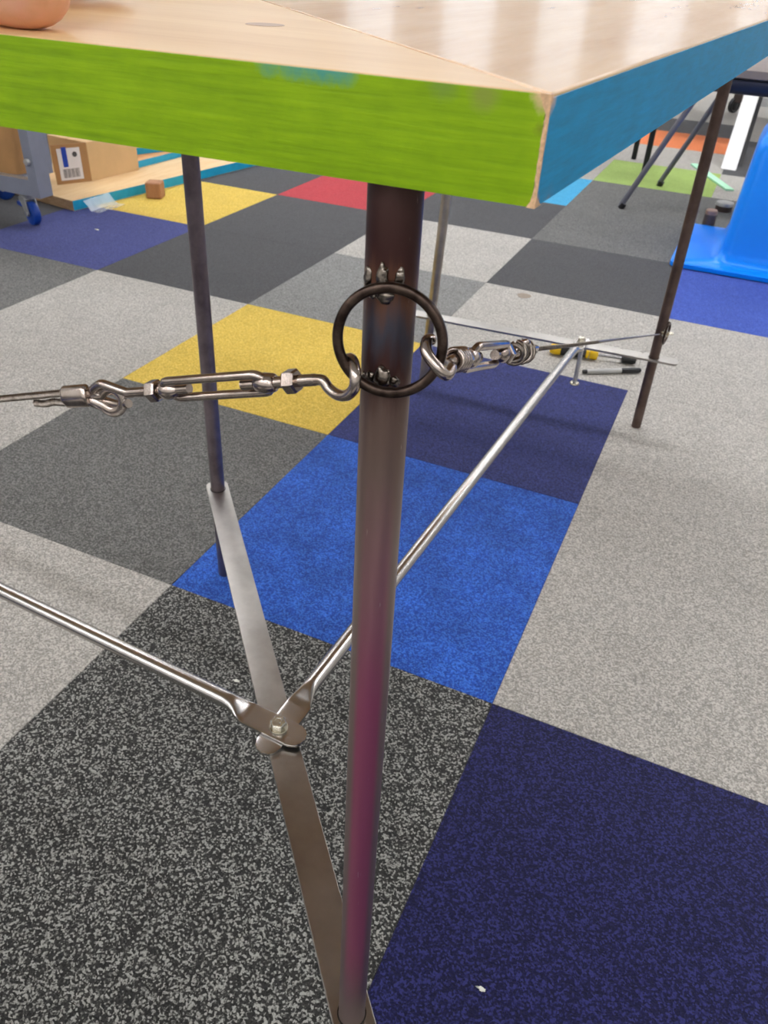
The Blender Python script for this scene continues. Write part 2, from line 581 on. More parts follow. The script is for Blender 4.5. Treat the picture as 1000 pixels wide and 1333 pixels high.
known = {(-1, 0): 'royal', (-1, 1): 'navy', (0, 0): 'light', (0, 1): 'light', (-1, 2): 'light', (0, 2): 'light', (0, 3): 'cobalt',
         (0, 4): 'mid', (0, 5): 'slate', (0, 6): 'light', (0, 7): 'coal', (0, 8): 'coal', (0, 9): 'light', (0, 10): 'light',
         (-1, 3): 'coal', (-1, 4): 'slate', (-1, 5): 'slate', (-1, 6): 'lime', (-1, 7): 'light', (-1, 8): 'orange', (-1, 9): 'coal', (-1, 10): 'light', (-1, 11): 'light', (-1, 12): 'light',
         (-2, 0): 'slate', (-2, 1): 'yellow', (-2, 2): 'mid', (-2, 3): 'light', (-2, 4): 'coal', (-2, 5): 'sky', (-2, 6): 'light', (-2, 7): 'light',
         (-1, -1): 'speckle', (0, -1): 'midnight', (-2, -1): 'light', (-3, -1): 'light', (-3, 0): 'light', (-3, 1): 'light', (-3, 2): 'coal', (-3, 3): 'coal', (-3, 4): 'red',
         (-4, 0): 'light', (-4, 1): 'slate', (-4, 2): 'violet', (-4, 3): 'yellow', (-4, 4): 'coal', (-5, 1): 'slate', (-5, 2): 'coal', (-5, 3): 'light', (-4, 5): 'coal',
         (-1, -2): 'speckle', (0, -2): 'midnight', (1, -1): 'light', (1, 0): 'light', (1, 1): 'light', (1, 2): 'slate', (1, 3): 'cobalt', (0, 11): 'light', (0, 12): 'mid', (0, 13): 'light', (0, 14): 'mid'}
tile_mb = MB()
s = 0.4998 / 2
tile_mb.prism([(-s, -s), (s, -s), (s, s), (-s, s)], -0.006, -0.001)
tile_mb.add([(-s, -s, -0.001), (s, -s, -0.001), (s, s, -0.001), (-s, s, -0.001),
             (-s + 0.0005, -s + 0.0005, 0), (s - 0.0005, -s + 0.0005, 0), (s - 0.0005, s - 0.0005, 0), (-s + 0.0005, s - 0.0005, 0)],
            [(0, 1, 5, 4), (1, 2, 6, 5), (2, 3, 7, 6), (3, 0, 4, 7), (4, 5, 6, 7)])
proto = {}
rnd = random.Random(3)
fill = ['light', 'mid', 'slate', 'coal', 'light', 'navy', 'coal', 'cobalt', 'slate']
for i in range(-8, 4):
    for j in range(-3, 18):
        key = known.get((i, j)) or rnd.choice(fill)
        if key not in proto:
            o = tile_mb.build('carpet_tile', CP[key], floor)
            proto[key] = o
        else:
            o = proto[key].copy()
            COL.objects.link(o)
        o.location = ((i + 0.5) * 0.5, (j + 0.5) * 0.5, 0)

# ------------------------------------------------------------------ the table
TL = Vector((-0.2, 0.2, 0))
table = thing('table', TL, 'mitred corner workbench with birch top, lime green and blue painted edges on tied steel legs', 'table')
O = Vector((OX, OY, 0))
gd = Vector((-1, -0.03, 0)).normalized()
bd = Vector((0.07, 1, 0)).normalized()
bis = (gd + bd).normalized()
half = math.acos(gd.dot(bd)) / 2
W = 0.60
inner = O + bis * (W / math.sin(half))
gn = (bis - gd * bis.dot(gd)).normalized()      # into the green arm from its outer edge
bn = (bis - bd * bis.dot(bd)).normalized()
LEN = 1.42


def mirror(p):
    """swap the two arms about the mitre"""
    p = Vector(p)
    q = Vector((p.x, p.y, 0)) - O
    r = 2 * bis * q.dot(bis) - q
    return Vector((O.x + r.x, O.y + r.y, p.z))


gap = 0.0005
nb = Vector((-bis.y, bis.x, 0))                   # across the mitre
sg = 1 if nb.dot(gd) > 0 else -1


def top_panel(d, n, side, mat):
    A = O + nb * side * gap
    B = inner + nb * side * gap
    Cc = inner + d * (LEN - (inner - O).dot(d))
    D = O + d * LEN
    # keep D, Cc square to the arm
    return MB().prism([(q.x, q.y) for q in (A, B, Cc, D)], ZB, ZT).build('top_panel', mat, table, bevel=0.0012)


pg = top_panel(gd, gn, sg, M['birch_x'])
pb = top_panel(bd, bn, -sg, M['birch_y'])
pg['label'] = 'pale birch panel of the green-edged arm'
pb['label'] = 'glossy birch panel of the blue-edged arm'


def edge_band(d, n, mat, parent, lab, zt):
    fr = (O + d * 0.0 - n * 0.0007, d, Vector((0, 0, 1)), n)
    o = MB().box(0.0004, LEN, ZB + 0.0004, zt, 0, 0.0009, fr).build('painted_edge', mat, parent)
    o['label'] = lab
    return o


edge_band(gd, gn, M['green'], pg, 'brushed lime green paint', ZT - 0.0004)
edge_band(bd, bn, M['blue'], pb, 'brushed sea blue paint', ZT - 0.0012)
M['knot'] = simple('knot_wood', (176, 136, 98), 0.4, var=0.2, vscale=200)
MB().lathe([(0.0085, ZT - 0.003), (0.0085, ZT + 0.0001), (0.0, ZT + 0.00012)], 24, (Vector((-0.098, -0.336, 0)), Vector((1, 0, 0)), Vector((0, 1, 0)), Vector((0, 0, 1)))).build('knot', M['knot'], pg)

# bare splintered wood at the knocked corner
M['splinter'] = simple('bare_splintered_wood', (214, 174, 134), 0.7, var=0.25, vscale=600)
cr = random.Random(4)
vs, fs = [], []
zs = [ZB + (ZT - ZB) * k / 30 for k in range(31)]
for k, zz_ in enumerate(zs):
    t = k / 30
    wg = 0.0001 + 0.0004 * cr.random() + (0.0022 * max(0, 1 - (1 - t) * 6)) + (0.0016 * max(0, 1 - t * 9))
    wb_ = 0.0001 + 0.0002 * cr.random() + (0.0012 * max(0, 1 - (1 - t) * 9)) + (0.0050 * max(0, 1 - t * 9))
    e = -(gn + bn) * 0.00085
    for p in (O + gd * wg - gn * 0.0008, O - gn * 0.00080 - bn * 0.0008, O + bd * 0.0001 - bn * 0.00085, O + bd * wb_ - bn * 0.0008, O + bis * 0.0006):
        vs.append((p.x, p.y, min(max(zz_, ZB + 0.0002), ZT - 0.0002)))
for k in range(30):
    for q in range(5):
        l = (q + 1) % 5
        fs.append((k * 5 + q, k * 5 + l, (k + 1) * 5 + l, (k + 1) * 5 + q))
fs += [tuple(range(5)), tuple(150 + q for q in range(5))]
MB().add(vs, fs).build('bare_corner', M['splinter'], pg, smooth=20)

R_LEG = 0.0095


def leg(base, top, mat, label, n=40):
    base, top = Vector(base), Vector(top)
    d = (top - base)
    b0 = base + d * ((0.0 - base.z) / d.z)
    t0 = base + d * ((ZB - base.z) / d.z)
    fr = frame(b0, t0 - b0, (1, 0, 0))
    L = (t0 - b0).length
    o = MB().lathe([(R_LEG - 0.0015, 0.02), (R_LEG - 0.0015, 0.0005), (R_LEG - 0.0006, 0.0), (R_LEG, 0.001), (R_LEG, L), (R_LEG - 0.0015, L)], n, fr).build('leg', mat, table, smooth=50)
    o['label'] = label
    return o, b0, (t0 - b0).normalized()


def on_leg(b0, d, z):
    return b0 + d * ((z - b0.z) / d.z)


P1 = Vector((0.01757, -0.45491, 0.155))
P1t = Vector((0.0072, -0.430, 0.7150))
leg1, b1, d1 = leg(P1 + (P1 - P1t) * 0.2, P1t, M['leg_a'], 'heat-tinted brown and plum steel leg', 64)
leg2, b2, d2 = leg((-0.4451, 0.0583, 0), (-0.4414, 0.0624, 0.586), M['leg_b'], 'dark grey steel leg at the inner corner')
leg3, b3, d3 = leg((0.0443, 0.8386, 0), (0.0386, 0.8382, 0.63), M['leg_c'], 'dark brown steel leg under the blue edge')
leg4, b4, d4 = leg((-0.4211, 0.8081, 0), (-0.4085, 0.8138, 0.383), M['leg_d'], 'slim grey steel leg behind the ring')
leg5, b5, d5 = leg(mirror((0.0443, 0.8386, 0)), mirror((0.0400, 0.8382, 0.63)), M['leg_c'], 'dark steel leg at the far green end')
leg6, b6, d6 = leg(mirror((-0.4211, 0.8081, 0)), mirror((-0.4180, 0.81, 0.383)), M['leg_b'], 'dark steel leg at the inner green end')

ZBAR = 0.155
BT = 0.0045


def flat_bar(pa, pb, e0, e1, w=0.030):
    """flat steel bar with rounded ends and holes where the legs pass"""
    pa, pb = Vector(pa), Vector(pb)
    pa.z = pb.z = 0
    d = (pb - pa).normalized()
    sd = Vector((-d.y, d.x, 0))
    L = (pb - pa).length
    fr = (Vector((pa.x, pa.y, ZBAR - BT)), d, sd, Vector((0, 0, 1)))
    hw = w / 2
    rc = 0.009
    pts = []
    for cx, cy, a0 in ((L + e1 - rc, -hw + rc, -90), (L + e1 - rc, hw - rc, 0), (-e0 + rc, hw - rc, 90), (-e0 + rc, -hw + rc, 180)):
        for k in range(6):
            a = math.radians(a0 + 18 * k)
            pts.append((cx + rc * math.cos(a), cy + rc * math.sin(a)))
    o = MB().prism(pts, 0, BT, fr).build('cross_bar', M['bar'], table, bevel=0.0006)
    for q in (0, L):
        f2 = (fr[0] + d * q + Vector((0, 0, BT)), d, sd, Vector((0, 0, 1)))
        MB().lathe([(R_LEG + 0.0002, -0.0002), (R_LEG + 0.0002, 0.0003), (R_LEG + 0.0011, 0.0003), (R_LEG + 0.0011, -0.0002)], 32, f2, True).build('leg_hole', M['hole'], o)
    return o, d


q1, q2 = on_leg(b1, d1, ZBAR), on_leg(b2, d2, ZBAR)
q3, q4 = on_leg(b3, d3, ZBAR), on_leg(b4, d4, ZBAR)
q5, q6 = on_leg(b5, d5, ZBAR), on_leg(b6, d6, ZBAR)
bar12, _ = flat_bar(q1, q2, 0.03, 0.019)
bar34, _ = flat_bar(q3, q4, 0.046, 0.055)
bar56, _ = flat_bar(q5, q6, 0.04, 0.04)
bar12['label'] = 'long flat steel bar under the mitre'

J12 = Vector((-0.1555, -0.2640, 0))
J34 = Vector((-0.1000, 0.8290, 0))
dl = (Vector((-0.5344, -0.2401, 0)) - J12).normalized()
J56 = J12 + dl * 1.095


def brace(pa, pb, za, zb, over=0.030, label=None):
    """round tube hammered flat at both bolted ends"""
    pa, pb = Vector((pa.x, pa.y, za)), Vector((pb.x, pb.y, zb))
    d = (pb - pa).normalized()
    up = (Vector((0, 0, 1)) - d * d.z).normalized()
    sd = up.cross(d)
    L = (pb - pa).length
    rt = 0.0082
    ss = []
    for e in (-1, 1):
        pass
    st = [(-over, 0), (-over + 0.0015, 0.45), (-over + 0.005, 0.78), (-over + 0.011, 0.98), (-over + 0.014, 1.0)]
    n = 28
    vs, fs = [], []

    def ring(sv, wfac, t):
        """t=0 flat, 1 round"""
        hw = (0.0132 * (1 - t) + rt * t) * wfac
        hh = 0.0020 * (1 - t) + rt * t
        zc = 0.0 * (1 - t) + (rt - 0.002) * t
        for k in range(n):
            a = 2 * math.pi * k / n
            e = 0.8 + 0.2 * t
            ca, sa = math.cos(a), math.sin(a)
            xx = math.copysign(abs(ca) ** e, ca) * hw
            yy = math.copysign(abs(sa) ** (0.12 + 0.88 * t), sa) * hh
            vs.append(pa + d * sv + sd * xx + up * (yy + zc))

    stations = [(sv, w, 0.0) for sv, w in st] + [(0.034, 1, 0.0), (0.0375, 1, 0.04), (0.043, 1, 0.32), (0.049, 1, 0.70), (0.055, 1, 0.93), (0.062, 1, 1.0), (0.30, 1, 1.0)]
    full = stations + [(L - s_, w, t) for s_, w, t in reversed(stations)]
    for sv, w, t in full:
        ring(sv, max(w, 0.02), t)
    m = len(full)
    for i in range(m - 1):
        for k in range(n):
            l = (k + 1) % n
            fs.append((i * n + k, i * n + l, (i + 1) * n + l, (i + 1) * n + k))
    fs.append(tuple(range(n)))
    fs.append(tuple((m - 1) * n + k for k in range(n)))
    o = MB().add(vs, fs).build('brace_tube', M['tube'], table, smooth=32)
    if label:
        o['label'] = label
    return o


zt1 = ZBAR + 0.0020
zt2 = ZBAR + 0.0062
brace(J12, J34, zt1, zt1, 0.030, 'bright steel tube running to the far bar')
brace(J12, J56, zt2, zt1, 0.030, 'bright steel tube running towards the green end')


def bolt(p, z, r=0.0080, h=0.0088):
    fr = frame((p.x, p.y, z), (0, 0, 1), (1, 0.3, 0))
    fl = MB().lathe([(r * 1.12, 0), (r * 1.15, 0.0005), (r * 1.1, 0.0012), (r, 0.0012)], 24, fr)
    hx = MB()
    hx.lathe([(r * 1.0, 0.0012), (r * 1.0, h - 0.0008), (r * 0.88, h), (r * 0.55, h), (r * 0.5, h - 0.0004), (0.0, h - 0.0004)], 6, fr)
    o = hx.build('bolt', M['bolt'], table, smooth=20)
    fl.build('bolt_flange', M['bolt'], o)
    return o


bolt(J12, zt2 + 0.002)
bo = bolt(J34, zt1 + 0.002, 0.0075, 0.010)
bolt(J56, zt1 + 0.002)
# long threaded stud hanging under the far bolt
f = frame((J34.x + 0.002, J34.y + 0.012, 0.062), (0, 0, 1), (1, 0, 0))
MB().lathe([(0.004, 0.0), (0.0045, 0.001), (0.0045, 0.09)], 16, f).build('stud', M['zinc'], bo)
MB().lathe([(0.0045, -0.002), (0.009, -0.002), (0.010, 0.0), (0.009, 0.003), (0.0045, 0.004)], 16, f).build('flange_nut', M['bolt'], bo)

# --- ring and welds on the front leg
RC = Vector((0.0136, -0.4438, 0.6688))
rn = Vector((0.20, -0.975, 0.10)).normalized()
rf = frame(RC, rn, (0, 0, 1))
RR = 0.0187
circ = [rf[0] + rf[1] * (RR * math.cos(2 * math.pi * k / 72)) + rf[2] * (RR * math.sin(2 * math.pi * k / 72)) for k in range(72)]


def ring_prof(th, _):
    c, s_ = math.cos(th), math.sin(th)
    return math.copysign(abs(c) ** 0.7, c) * 1.0, math.copysign(abs(s_) ** 0.7, s_) * 1.0


ring = MB().tube(circ, 0.00185, 14, closed=True, up=rn, prof=ring_prof).build('ring', M['ring'], leg1, smooth=50)
ring['label'] = 'blackened steel ring welded to the leg'


def weld(a, b_, rad, seed, out=0.0):
    """bead on the leg front: a across, b_ up from the ring centre"""
    c = on_leg(b1, d1, RC.z + b_)
    fx = Vector((1, 0.2, 0)).normalized()
    fy = Vector((0.2, -1, 0)).normalized()
    ax = a / R_LEG
    ax = max(-0.95, min(0.95, ax))
    p = c + fx * (R_LEG * ax) + fy * (R_LEG * math.sqrt(1 - ax * ax) - 0.0005 + out)
    MB().blob(p, rad, seed, 0.3, 18, 14, (Vector((0, 0, 0)), fx, fy, Vector((0, 0, 1)))).build('weld_bead', M['weld'], leg1, smooth=60)


weld(-0.0062, 0.0190, (0.0020, 0.0016, 0.0040), 1)
weld(-0.0010, 0.0205, (0.0021, 0.0020, 0.0048), 2, 0.0006)
weld(0.0044, 0.0205, (0.0019, 0.0017, 0.0042), 3)
weld(0.0000, 0.0145, (0.0032, 0.0020, 0.0026), 4)
weld(-0.0042, 0.0140, (0.0016, 0.0014, 0.0016), 9)
weld(0.0006, -0.0150, (0.0032, 0.0026, 0.0046), 5, 0.0006)
weld(-0.0040, -0.0165, (0.0022, 0.0018, 0.0026), 6)
weld(-0.0070, -0.0172, (0.0016, 0.0014, 0.0018), 7)
weld(0.0046, -0.0168, (0.0020, 0.0016, 0.0024), 8)


# --- turnbuckles and stay cables
def rope_prof(th, _):
    r = 0.78 + 0.22 * abs(math.cos(3 * th))
    return math.cos(th) * r, math.sin(th) * r


def smooth_path(hk, n=6):
    pts = []
    ext = [hk[0] + (hk[0] - hk[1])] + list(hk) + [hk[-1] * 2 - hk[-2]]
    for i in range(1, len(ext) - 2):
        for k in range(n):
            t = k / n
            p0, p1, p2, p3 = ext[i - 1:i + 3]
            pts.append(0.5 * ((2 * p1) + (p2 - p0) * t + (2 * p0 - 5 * p1 + 4 * p2 - p3) * t * t + (3 * p1 - p0 - 3 * p2 + p3) * t ** 3))
    pts.append(hk[-1])
    return pts


def nut(fr, s0, s1, r):
    e = (s1 - s0) * 0.16
    f2 = (fr[0] + fr[3] * s0, fr[1], fr[2], fr[3])
    L = s1 - s0
    return MB().lathe([(0.0, 0), (r * 0.86, 0), (r, e), (r, L - e), (r * 0.86, L), (0.0, L)], 6, f2)


def turnbuckle(start, end, upv, hook_path, label, knot=False):
    start, end = Vector(start), Vector(end)
    d = (end - start).normalized()
    fr = frame(start, d, upv)
    o0, U, S, D = fr

    def P(s_, u=0.0, v=0.0):
        return o0 + D * s_ + U * u + S * v

    s_f0, s_f1 = 0.0335, 0.0850
    # body: two rails joined by bosses
    body = MB()
    h = 0.0052
    loop = []
    for cx, a0 in ((s_f1 - 0.004, 90), (s_f0 + 0.004, 270)):
        for k in range(9):
            a = math.radians(a0 - 22.5 * k) if False else math.radians(a0 - 180 * k / 8)
            loop.append(P(cx + 0.004 * math.cos(a), h * math.sin(a)))
    body.tube(loop, 0.00185, 12, closed=True, up=S)
    for c in (s_f0, s_f1):
        s_ = 1 if c == s_f0 else -1
        body.lathe([(0.0024, -0.004 * s_), (0.0036, -0.003 * s_), (0.0042, 0.001 * s_), (0.0034, 0.0045 * s_), (0.0022, 0.006 * s_)], 16,
                   (P(c), U, S, D))
    root = body.build('turnbuckle', M['stainless'], table, smooth=50)
    root['label'] = label

    def rod(s0, s1, thread):
        path, rr = [], []
        m = int((s1 - s0) / 0.0004)
        for k in range(m + 1):
            path.append(P(s0 + (s1 - s0) * k / m))
            rr.append(0.00215 + (0.00022 if k % 2 else 0) * thread)
        return MB().tube(path, rr, 12)

    rod(0.0115, s_f0 + 0.012, 1).build('threaded_rod', M['stainless'], root, smooth=60)
    rod(s_f1 - 0.012, 0.1085, 0.3).build('threaded_rod', M['stainless'], root, smooth=60)
    nut(fr, 0.0195, 0.0250, 0.0048).build('hex_nut', M['stainless'], root, smooth=20)
    nut(fr, 0.0895, 0.0950, 0.0048).build('hex_nut', M['stainless'], root, smooth=20)
    # hook on the ring
    hk = [P(0.0150), P(0.0115)] + [Vector(p) for p in hook_path]
    pts = smooth_path(hk, 6)
    MB().tube(pts, [0.0021] * (len(pts) - 2) + [0.0019, 0.0012], 12).build('hook', M['stainless'], root, smooth=50)
    # eye at the cable end
    eye = [P(0.1075)]
    for (se, ue, ve) in ((0.1100, 0.0016, 0), (0.1150, 0.0045, 0.0004), (0.1185, 0.0058, 0.0008), (0.1225, 0.0046, 0.001), (0.1275, 0.0022, 0.0012), (0.1295, -0.0006, 0.001),
                         (0.1265, -0.0034, 0.0), (0.1200, -0.0050, -0.0012), (0.1140, -0.0050, -0.0022), (0.1095, -0.0040, -0.0026)):
        eye.append(P(se, ue, ve))
    MB().tube(smooth_path(eye, 4), 0.0020, 12).build('eye', M['stainless'], root, smooth=50)
    # thimble: grooved teardrop holding the rope loop, standing across the eye
    Q = (U * -0.80 + S * -0.60).normalized()
    td, rp = [], []
    for k in range(25):
        a = math.radians(-150 + 300 * k / 24)
        td.append(P(0.1190 - 0.0060 * math.cos(a), 0, 0) + Q * (0.0028 + 0.0046 * math.sin(a)))
        rp.append(P(0.1190 - 0.0076 * math.cos(a), 0, 0) + Q * (0.0028 + 0.0062 * math.sin(a)))
    tip = P(0.1315) + Q * 0.0010
    td = [tip + Q * -0.0008] + td + [tip + Q * 0.0010]
    MB().tube(td, 0.0019, 8, prof=lambda th, _: (math.cos(th) * 1.25, math.sin(th) * 0.55)).build('thimble', M['stainless'], root, smooth=50)
    rp = [P(0.1375) + Q * -0.0020] + rp + [P(0.1375) + Q * 0.0020]
    MB().tube(smooth_path(rp, 3), 0.0014, 12, prof=rope_prof, twist=0.5).build('rope_loop', M['cable'], root, smooth=70)
    # ferrule pressed round both ropes
    fe = MB()
    f2 = (P(0.1315), Q, D.cross(Q), D)
    ring_l = []
    for hh, sc_ in ((0.0, 0.82), (0.0006, 0.97), (0.002, 1.0), (0.0142, 1.0), (0.0154, 0.96), (0.016, 0.82)):
        pts_ = []
        for k in range(32):
            a = 2 * math.pi * k / 32
            ra = (0.0031 + 0.0021 * abs(math.cos(a)) ** 1.2) * sc_
            pts_.append(f2[0] + f2[1] * (ra * math.cos(a)) + f2[2] * (0.0031 * sc_ * math.sin(a)) + D * hh)
        ring_l.append(pts_)
    loft(fe, ring_l)
    fe.build('ferrule', M['stainless'], root, smooth=40)
    # short tail of rope
    tail = [P(0.146 + 0.0006 * k) + Q * (0.0021 + 0.0003 * math.sin(k * 0.3)) for k in range(38)]
    MB().tube(tail, 0.00185, 12, prof=rope_prof, twist=0.45).build('rope_tail', M['cable'], root, smooth=70)
    Lc = (end - start).length
    cab, sv = [], 0.146
    while sv < Lc:
        cab.append(P(sv) + Q * (-0.0020 * max(0, 1 - (sv - 0.146) / 0.14)))
        sv += 0.0007 if sv < 0.42 else 0.004
    cab.append(end)
    MB().tube(cab, 0.00185 if not knot else 0.0013, 12, prof=rope_prof, twist=0.5).build('stay_cable', M['cable'], root, smooth=70)
    if knot:
        rk = random.Random(11)
        for q in range(7):
            c = P(0.106 + 0.0045 * q, 0.0, 0)
            ax = Vector((rk.uniform(-1, 1), rk.uniform(-1, 1), rk.uniform(-1, 1))) * 0.75 + D
            f2 = frame(c, ax)
            rr = rk.uniform(0.0042, 0.0060)
            pth = [c + f2[1] * (rr * math.cos(2 * math.pi * k / 28)) + f2[2] * (rr * rk.uniform(0.97, 1.03) * math.sin(2 * math.pi * k / 28)) for k in range(26)]
            MB().tube(pth, 0.0012, 10, prof=rope_prof, twist=0.7).build('rope_wrap', M['cable'], root, smooth=70)
        for q in range(4):
            c = P(0.0120 + 0.0030 * q)
            pth = [c + U * (0.0038 * math.cos(2 * math.pi * k / 20)) + S * (0.0038 * math.sin(2 * math.pi * k / 20)) + D * (0.0028 * k / 20) for k in range(22)]
            MB().tube(pth, 0.0011, 10).build('rope_wrap', M['stainless'], root, smooth=60)
    return root


# ring points the hooks bear on
def ring_pt(deg, r=RR):
    a = math.radians(deg)
    return RC + rf[1] * (r * math.cos(a)) + rf[2] * (r * math.sin(a))


# find which side of the ring is -x: angle from top, direction of rf[2]
sx = 1 if rf[2].x < 0 else -1
pl = ring_pt(sx * 118)            # lower left of the ring
pr = ring_pt(-sx * 104)           # lower right of the ring
q5r = on_leg(b5, d5, 0.210)
q3r = on_leg(b3, d3, 0.208)
dL = Vector((-1, 0.01, -0.318)).normalized()
sL = pl + Vector((0.0, 0.0, -0.0072))
eL = sL + dL * ((sL.x - q5r.x - 0.012) / -dL.x)
up_l = Vector((0.0, -0.45, 0.9))
hookL = [pl + Vector(q) for q in ((-0.0078, -0.0002, -0.0102), (-0.0050, -0.0008, -0.0124), (-0.0010, -0.0018, -0.0134), (0.0034, -0.0030, -0.0120),
                                   (0.0066, -0.0038, -0.0080), (0.0066, -0.0030, -0.0032), (0.0042, 0.0004, -0.0006), (0.0012, 0.0036, -0.0008), (-0.0008, 0.0044, -0.0030))]
turnbuckle(sL, eL, up_l, hookL, 'stainless turnbuckle and cable along the green edge')

eR = Vector((q3r.x + 0.0, q3r.y - 0.014, 0.208))
sR = pr + Vector((0.001, 0.0005, 0.0))
dR = (eR - sR).normalized()
hookR = [pr + dR * 0.010 + Vector((0.0000, 0, -0.0015)), pr + Vector((0.0035, 0.0030, -0.0030)), pr + Vector((0.0038, -0.0028, -0.0032)), pr + Vector((0.0010, -0.0048, 0.0)),
         pr + Vector((-0.0036, -0.0036, 0.0038)), pr + Vector((-0.0052, 0.0, 0.0064)), pr + Vector((-0.0040, 0.0034, 0.0060))]
turnbuckle(sR, eR, Vector((0.35, 0, 1)), hookR, 'stainless turnbuckle with knotted cable along the blue edge', knot=True)


# low rings on the far legs that take the cable ends
def low_ring(lg, b0, d0, z, toward):
    c = on_leg(b0, d0, z)
    tw = Vector(toward).normalized()
    c = c + tw * (R_LEG + 0.002)
    f2 = frame(c, tw, (0, 0, 1))
    path = [c + f2[1] * (0.0187 * math.cos(2 * math.pi * k / 40)) + f2[2] * (0.0187 * math.sin(2 * math.pi * k / 40)) for k in range(40)]
    o = MB().tube(path, 0.0022, 10, closed=True, up=tw).build('ring', M['ring'], lg, smooth=50)
    MB().blob(on_leg(b0, d0, z + 0.018) + tw * R_LEG, (0.004, 0.003, 0.004), 4, 0.8).build('weld_bead', M['ring'], lg)
    MB().blob(on_leg(b0, d0, z - 0.018) + tw * R_LEG, (0.004, 0.003, 0.004), 5, 0.8).build('weld_bead', M['ring'], lg)
    return c, f2


c3, f3 = low_ring(leg3, b3, d3, 0.208, (1.0, -0.12, 0))
ce = on_leg(b3, d3, 0.208) + Vector((0.010, -0.014, 0.003))
MB().blob(ce, (0.006, 0.005, 0.005), 2, 1.2, 14, 10).build('cable_clamp', M['bolt'], leg3)
MB().tube([ce + Vector((-0.002, 0, 0.001)), ce + Vector((0.014, 0.003, 0.002))], 0.0028, 8).build('clamp_bolt', M['bolt'], leg3)
low_ring(leg5, b5, d5, 0.210, (0.6, -0.8, 0))

# ------------------------------------------------------------------ hand resting on the table edge
sk, nt, b = new_mat('skin')
pos = position(nt)
n1 = noise_tex(nt, pos, 90, 4, 0.6)
nt.links.new(ramp(nt, n1, [(0.3, lin(212, 156, 122)), (0.5, lin(220, 166, 134)), (0.72, lin(224, 166, 142))]), b.inputs['Base Color'])
b.inputs['Roughness'].default_value = 0.45
b.inputs['Subsurface Weight'].default_value = 0.15
b.inputs['Subsurface Radius'].default_value = (0.006, 0.002, 0.001)
bump(nt, b, noise_tex(nt, pos, 900, 3, 0.6), 0.15, 0.0006)
M['skin'] = sk
M['nail'] = simple('fingernail', (232, 178, 160), 0.25, var=0.04)
HB = Vector((-0.30, -0.43, ZT))


def skin_chain(name, joints, edges, parent=None, sub=2):
    me = bpy.data.meshes.new(name)
    me.from_pydata([tuple(Vector(j[0]) - HB) for j in joints], edges, [])
    o = bpy.data.objects.new(name, me)
    COL.objects.link(o)
    me.materials.append(M['skin'])
    md = o.modifiers.new('skin', 'SKIN')
    md.use_smooth_shade = True
    if not me.skin_vertices:
        bpy.context.view_layer.objects.active = o
    for v, j in zip(me.skin_vertices[0].data, joints):
        r = j[1]
        v.radius = (r, r) if not isinstance(r, tuple) else r
    me.skin_vertices[0].data[0].use_root = True
    sd = o.modifiers.new('sub', 'SUBSURF')
    sd.levels = sd.render_levels = sub
    return o


z = ZT
J = [((-0.285, -0.452, z + 0.036), (0.027, 0.024)),   # 0 heel of the palm
     ((-0.262, -0.418, z + 0.031), (0.034, 0.022)),   # 1 palm
     ((-0.247, -0.388, z + 0.029), (0.038, 0.017)),   # 2 knuckle row
     ((-0.318, -0.490, z + 0.048), 0.026),   # 3 wrist
     ((-0.420, -0.580, z + 0.090), 0.036),   # 4 forearm
     ((-0.540, -0.690, z + 0.145), 0.044),
     # thumb
     ((-0.236, -0.446, z + 0.026), 0.0185),
     ((-0.196, -0.440, z + 0.020), 0.0155),
     ((-0.170, -0.4345, z + 0.0165), 0.0145),
     ((-0.143, -0.4320, z + 0.0150), 0.0168),
     ((-0.119, -0.4315, z + 0.0135), 0.0154),
     ]
E_ = [(0, 1), (1, 2), (0, 3), (3, 4), (4, 5), (1, 6), (6, 7), (7, 8), (8, 9), (9, 10)]
for f_i, (kx, ky, tx, ty) in enumerate(((-0.214, -0.376, -0.198, -0.302), (-0.234, -0.364, -0.224, -0.280), (-0.255, -0.358, -0.250, -0.278), (-0.276, -0.356, -0.278, -0.296))):
    i0 = len(J)
    for q, (t_, zz_, r_) in enumerate(((0.0, 0.030, 0.0110), (0.42, 0.032, 0.0102), (0.74, 0.020, 0.0094), (1.0, 0.0095, 0.0084))):
        J.append(((kx + (tx - kx) * t_, ky + (ty - ky) * t_, z + zz_), r_))
    E_ += [(2, i0), (i0, i0 + 1), (i0 + 1, i0 + 2), (i0 + 2, i0 + 3)]
hand = skin_chain('hand', J, E_)
hand.location = HB
tag(hand, 'bare hand with thumb tip resting on the tabletop by the green edge', 'hand')
# thumb nail
MB().blob((-0.1285, -0.4315, z + 0.0262), (0.0075, 0.0055, 0.0022), 1, 0.05, 14, 8, frame((0, 0, 0), (0.25, 0.1, 0.95), (1, 0.1, -0.25))).build('thumbnail', M['nail'], hand)

